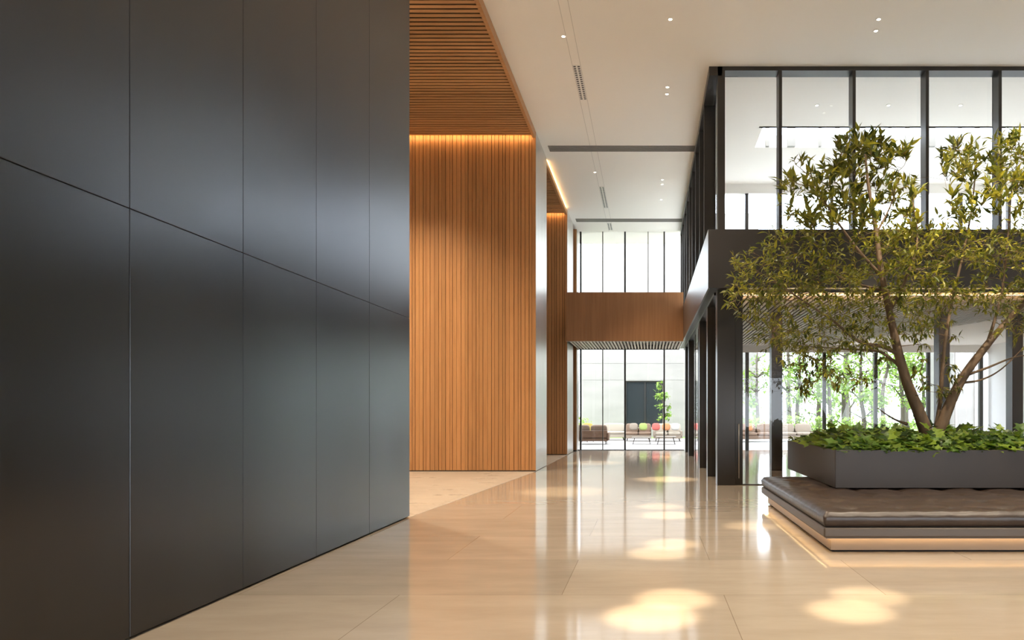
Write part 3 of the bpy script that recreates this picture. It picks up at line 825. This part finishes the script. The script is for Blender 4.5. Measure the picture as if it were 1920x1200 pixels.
def garden_tree(x, y, H, cr, nl, label, name='garden_tree', lo=0.3, ls=0.22, mix=(0.5,0.5), lean=0.0):
    t = empty(name, (x, y, -0.05), label, 'tree', 'garden trees beyond the glazing')
    tb = MB(); nn = []
    pts = [Vector((x + lean*H*(i/6)**1.5 + rnd.uniform(-.06,.06)*H/5*(i > 0), y + rnd.uniform(-.05,.05), -0.05 + H*0.85*i/6)) for i in range(7)]
    tb.tube(smooth(pts, 3), [0.13*H/6*(1-0.8*i/18) for i in range(19)], 8)
    ends = []
    for i in range(16):
        k = rnd.uniform(lo, 0.95); p = pts[int(k*6)]
        a = rnd.uniform(0, 6.283); q = p + Vector((math.cos(a)*cr, math.sin(a)*cr, rnd.uniform(0.1, 0.8)*cr))*rnd.uniform(0.55, 1.0)
        tb.tube([p, p.lerp(q, .5)+Vector((0,0,.12)), q], [0.05*H/6, 0.03*H/6, 0.012*H/6], 6); ends.append((p, q))
    tb.build('trunk', M['gbark'], t)
    fb = MB()
    for i in range(nl):
        p, q = rnd.choice(ends); c = p.lerp(q, rnd.uniform(0.45, 1.05))
        c = c + Vector((rnd.gauss(0,1), rnd.gauss(0,1), rnd.gauss(0,1)))*cr*0.17
        L = ls*rnd.uniform(.6, 1.3)
        leaf(fb, c, Vector((rnd.uniform(-1,1), rnd.uniform(-1,1), rnd.uniform(-1,.6))), L, L*0.55, rnd.choices((0,1), mix)[0])
    fb.build('foliage', [M['gleaf_a'], M['gleaf_b']], t)
    return t
gt = [
 (1497, 44.5, 8.0, 1.15, 900, 'garden tree with straight dark trunk behind the left rear pane'),
 (1535, 49, 9.5, 1.5, 900, 'pale green garden tree standing farther back behind the left rear panes'),
 (1556, 43.5, 7.5, 1.1, 900, 'garden tree with thin dark trunk left of the tree branches'),
 (1585, 53, 10.5, 1.6, 1000, 'tall garden tree far back left of the indoor tree'),
 (1617, 46.5, 8.6, 1.3, 1000, 'garden tree just left of the indoor trunk'),
 (1655, 43.5, 8.0, 1.2, 1000, 'bent garden tree directly behind the indoor trunk'),
 (1690, 50, 9.5, 1.6, 1100, 'garden tree far back right of the indoor trunk'),
 (1730, 45.5, 7.5, 1.4, 1000, 'garden tree seen in the fork of the indoor tree'),
 (1420, 43.4, 6.8, 1.1, 500, 'thin leaved tree in front of the pale wall behind the corner column'),
 (1243, 43.6, 4.6, 0.5, 260, 'slim young tree beside the dark window of the pale building'),
 (1480, 57.5, 12, 2.9, 1250, 'broad background tree farthest left of the garden'),
 (1590, 66, 13, 2.9, 1250, 'broad background tree in the middle of the garden'),
 (1700, 68.5, 13, 2.9, 1250, 'broad background tree behind the fork of the indoor tree'),
 (1640, 76, 16, 3.2, 1250, 'tallest background tree behind the other garden trees'),
 (1085, 36, 6.0, 0.8, 500, 'green tree glimpsed beside the last timber strip'),
]
for (pxx, d, H, cr, nl, lab) in gt:
    x = (pxx-VX)*d/F
    if pxx == 1085: x -= 1.1
    garden_tree(x, d, H, cr, nl, lab, lo=0.12 if d > 58 else 0.3, ls=0.4 if d > 58 else 0.24, lean=0.05 if pxx in (1655,) else 0.0)
def shrub(x, y, w, h, nl, label, mix=(0.7,0.3)):
    t = empty('shrub', (x, y, -0.05), label, 'shrub', 'shrubs along the terrace')
    sb = MB(); fb = MB()
    for i in range(9):
        a = rnd.uniform(0, 6.283); sb.tube([(x, y, -.05), (x+math.cos(a)*w*.25, y+math.sin(a)*w*.2, h*.5), (x+math.cos(a)*w*.42, y+math.sin(a)*w*.3, h*.9)], [.02,.014,.005], 5)
    sb.build('stems', M['gbark'], t)
    for i in range(nl):
        u, v, q = rnd.gauss(0,.22), rnd.gauss(0,.2), rnd.random()
        L = rnd.uniform(.1, .2)
        leaf(fb, Vector((x+u*w, y+v*w, h*(0.25+0.8*q))), Vector((rnd.uniform(-1,1), rnd.uniform(-1,1), rnd.uniform(-.3,1))), L, L*.55, rnd.choices((0,1), mix)[0])
    fb.build('foliage', [M['gleaf_a'], M['gleaf_b']], t)
for (pxx, d, w, h, lab) in ((1412, 41, 1.6, 1.2, 'lime shrub behind the terrace sofa left of the inner column'), (1480, 40, 1.7, 1.3, 'lime shrub just right of the inner column'), (1533, 41.3, 1.4, 1.25, 'lime shrub behind the left end of the planter'), (1592, 40.3, 1.4, 1.2, 'shrub behind the middle of the planter leaves'), (1655, 40.5, 1.5, 1.3, 'shrub behind the left trunk'), (1084, 40, 1.2, 1.2, 'small shrub behind the walnut sofa')):
    shrub((pxx-VX)*d/F, d, w, h, 420, lab)

# terrace furniture
def sofa(name, x, y, rz, W, fab, base, label, backs=2, arms=True, D=0.9, zb=0.28):
    t = empty(name, (0,0,0), label, 'sofa', 'terrace sofas')
    b = MB(); b.box(-W/2, W/2, -D/2, D/2, 0.16, zb+0.06); b.build('base_frame', base, t, bevel=0.01)
    for sx in (-1, 1):
        for sy in (-1, 1):
            b = MB(); b.tube([(sx*(W/2-0.12), sy*(D/2-0.1), 0.17), (sx*(W/2-0.08), sy*(D/2-0.07), 0)], [0.025, 0.016], 8); b.build('leg', M['leg_dark'], t)
    n = backs; cw = W/n
    for i in range(n):
        cx = -W/2 + cw*(i+0.5)
        b = MB(); b.pillow(cx, -0.06, zb+0.15, cw*0.98, D*0.86, 0.19, 0.3); b.build('seat_cushion', fab, t)
        b = MB(); b.pillow(cx, D/2-0.16, zb+0.44, cw*0.96, 0.24, 0.52, 0.35, rot=Matrix.Rotation(R(-10), 3, 'X')); b.build('back_cushion', fab, t)
    if arms:
        for sx in (-1, 1):
            b = MB(); b.box(sx*W/2-0.07, sx*W/2+0.07, -D/2, D/2, 0.2, zb+0.3); b.build('arm', base, t, bevel=0.03, seg=2)
    b = MB(); b.box(-W/2, W/2, D/2-0.06, D/2, zb, zb+0.42); b.build('back_panel', base, t, bevel=0.02)
    t.location = (x, y, -0.01); t.rotation_euler.z = rz
    return t
def throw(x, y, z, fab, label, rz=0.0, w=0.45):
    b = MB(); b.pillow(0, 0, 0, w, 0.16, w*0.9, 0.5, rot=Matrix.Rotation(R(-16), 3, 'X'))
    o = b.build('throw_pillow', fab); o.location = (x, y, z); o.rotation_euler.z = rz
    tag(o, label, 'pillow', 'pillows on the terrace sofas')
def table(x, y, W, D, h, label):
    t = empty('coffee_table', (0,0,0), label, 'coffee table', 'terrace coffee tables')
    b = MB(); b.box(-W/2, W/2, -D/2, D/2, h-0.05, h); b.build('table_top', M['table_top'], t, bevel=0.01)
    for sx in (-1, 1):
        for sy in (-1, 1):
            b = MB(); b.tube([(sx*(W/2-0.15), sy*(D/2-0.1), h-0.05), (sx*(W/2-0.06), sy*(D/2-0.05), 0)], [0.018, 0.014], 6); b.build('leg', M['leg_dark'], t)
        b = MB(); b.tube([(sx*(W/2-0.07), -(D/2-0.06), 0.06), (sx*(W/2-0.07), D/2-0.06, 0.06)], [0.012, 0.012], 6); b.build('stretcher', M['leg_dark'], t)
    t.location = (x, y, -0.01); return t
def chair(x, y, rz, fab, label):
    t = empty('armchair', (0,0,0), label, 'armchair', 'terrace armchairs')
    b = MB(); b.pillow(0, 0, 0.40, 0.66, 0.66, 0.18, 0.35); b.build('seat_cushion', fab, t)
    b = MB(); b.pillow(0, 0.30, 0.72, 0.64, 0.17, 0.62, 0.4, rot=Matrix.Rotation(R(-14), 3, 'X')); b.build('backrest', fab, t)
    for sx in (-1, 1):
        b = MB(); b.tube([(sx*.34, -.3, .56), (sx*.36, 0, .58), (sx*.34, .32, .6)], [.03,.03,.03], 8); b.build('arm', M['wood_base'], t)
        for sy in (-1, 1):
            b = MB(); b.tube([(sx*.33, sy*.28, .57 if sy < 0 else .6), (sx*.36, sy*.33, 0)], [.025,.016], 8); b.build('leg', M['wood_base'], t)
    b = MB(); b.box(-.32, .32, -.3, .3, .27, .32); b.build('seat_frame', M['wood_base'], t)
    t.location = (x, y, -0.01); t.rotation_euler.z = rz
    return t
def wx(p, d): return (p-VX)*d/F
sofa('sofa', wx(1107, 34.4), 34.6, R(180), 1.75, M['fab_brown'], M['wood_base'], 'low walnut brown sofa seen from behind beside the last timber strip', 2, True)
chair(wx(1096, 37), 37.0, R(-25), M['fab_yellow'], 'mustard armchair standing behind the walnut sofa')
chair(wx(1086, 38.5), 38.6, R(15), M['fab_green'], 'lime armchair farthest behind the walnut sofa')
sofa('sofa', wx(1151, 39.5), 39.6, 0, 1.3, M['fab_cream'], M['fab_cream'], 'cream sofa in front of the pale wall left of the dark window', 1, False)
sofa('sofa', wx(1197, 38.2), 38.2, 0, 1.45, M['fab_brown'], M['fab_taupe'], 'taupe sofa with brown cushions below the dark window', 2, False)
sofa('sofa', wx(1252, 38.0), 38.0, 0, 1.5, M['fab_cream'], M['fab_taupe'], 'sand sofa with coral pillows right of the dark window', 2, True)
sofa('sofa', wx(1312, 39.5), 39.6, 0, 1.6, M['fab_white'], M['fab_taupe'], 'white sofa seen through the side glazing', 2, True)
sofa('sofa', wx(1420, 37.0), 37.2, 0, 2.0, M['fab_brown'], M['fab_brown'], 'brown sofa seen between the corner column and the inner column', 2, True)
sofa('sofa', wx(1492, 37.5), 37.6, 0, 1.9, M['fab_taupe'], M['fab_taupe'], 'taupe sofa seen just right of the inner column', 2, True)
for (p, d, z, f, lab) in ((1206, 37.9, 0.80, 'fab_green', 'lime pillow on the taupe sofa'), (1188, 37.9, 0.80, 'fab_taupe', 'beige pillow on the taupe sofa'),
                       (1230, 37.65, 0.80, 'fab_red', 'coral pillow at the left end of the sand sofa'), (1249, 37.65, 0.80, 'fab_orange', 'orange pillow in the middle of the sand sofa'),
                       (1266, 37.6, 0.80, 'fab_white', 'white pillow at the right end of the sand sofa'), (1300, 39.2, 0.80, 'fab_red', 'coral pillow at the left of the white sofa'), (1322, 39.2, 0.80, 'fab_red', 'coral pillow at the right of the white sofa'),
                       (1404, 36.8, 0.80, 'fab_orange', 'orange pillow on the brown sofa behind the inner glazing')):
    throw(wx(p, d), d-0.02, z, M[f], lab, rnd.uniform(-.25,.25))
table(wx(1203, 34.5), 34.5, 1.0, 0.6, 0.36, 'low coffee table in front of the taupe sofa')
table(wx(1249, 34.3), 34.3, 1.0, 0.7, 0.40, 'low coffee table in front of the sand sofa')
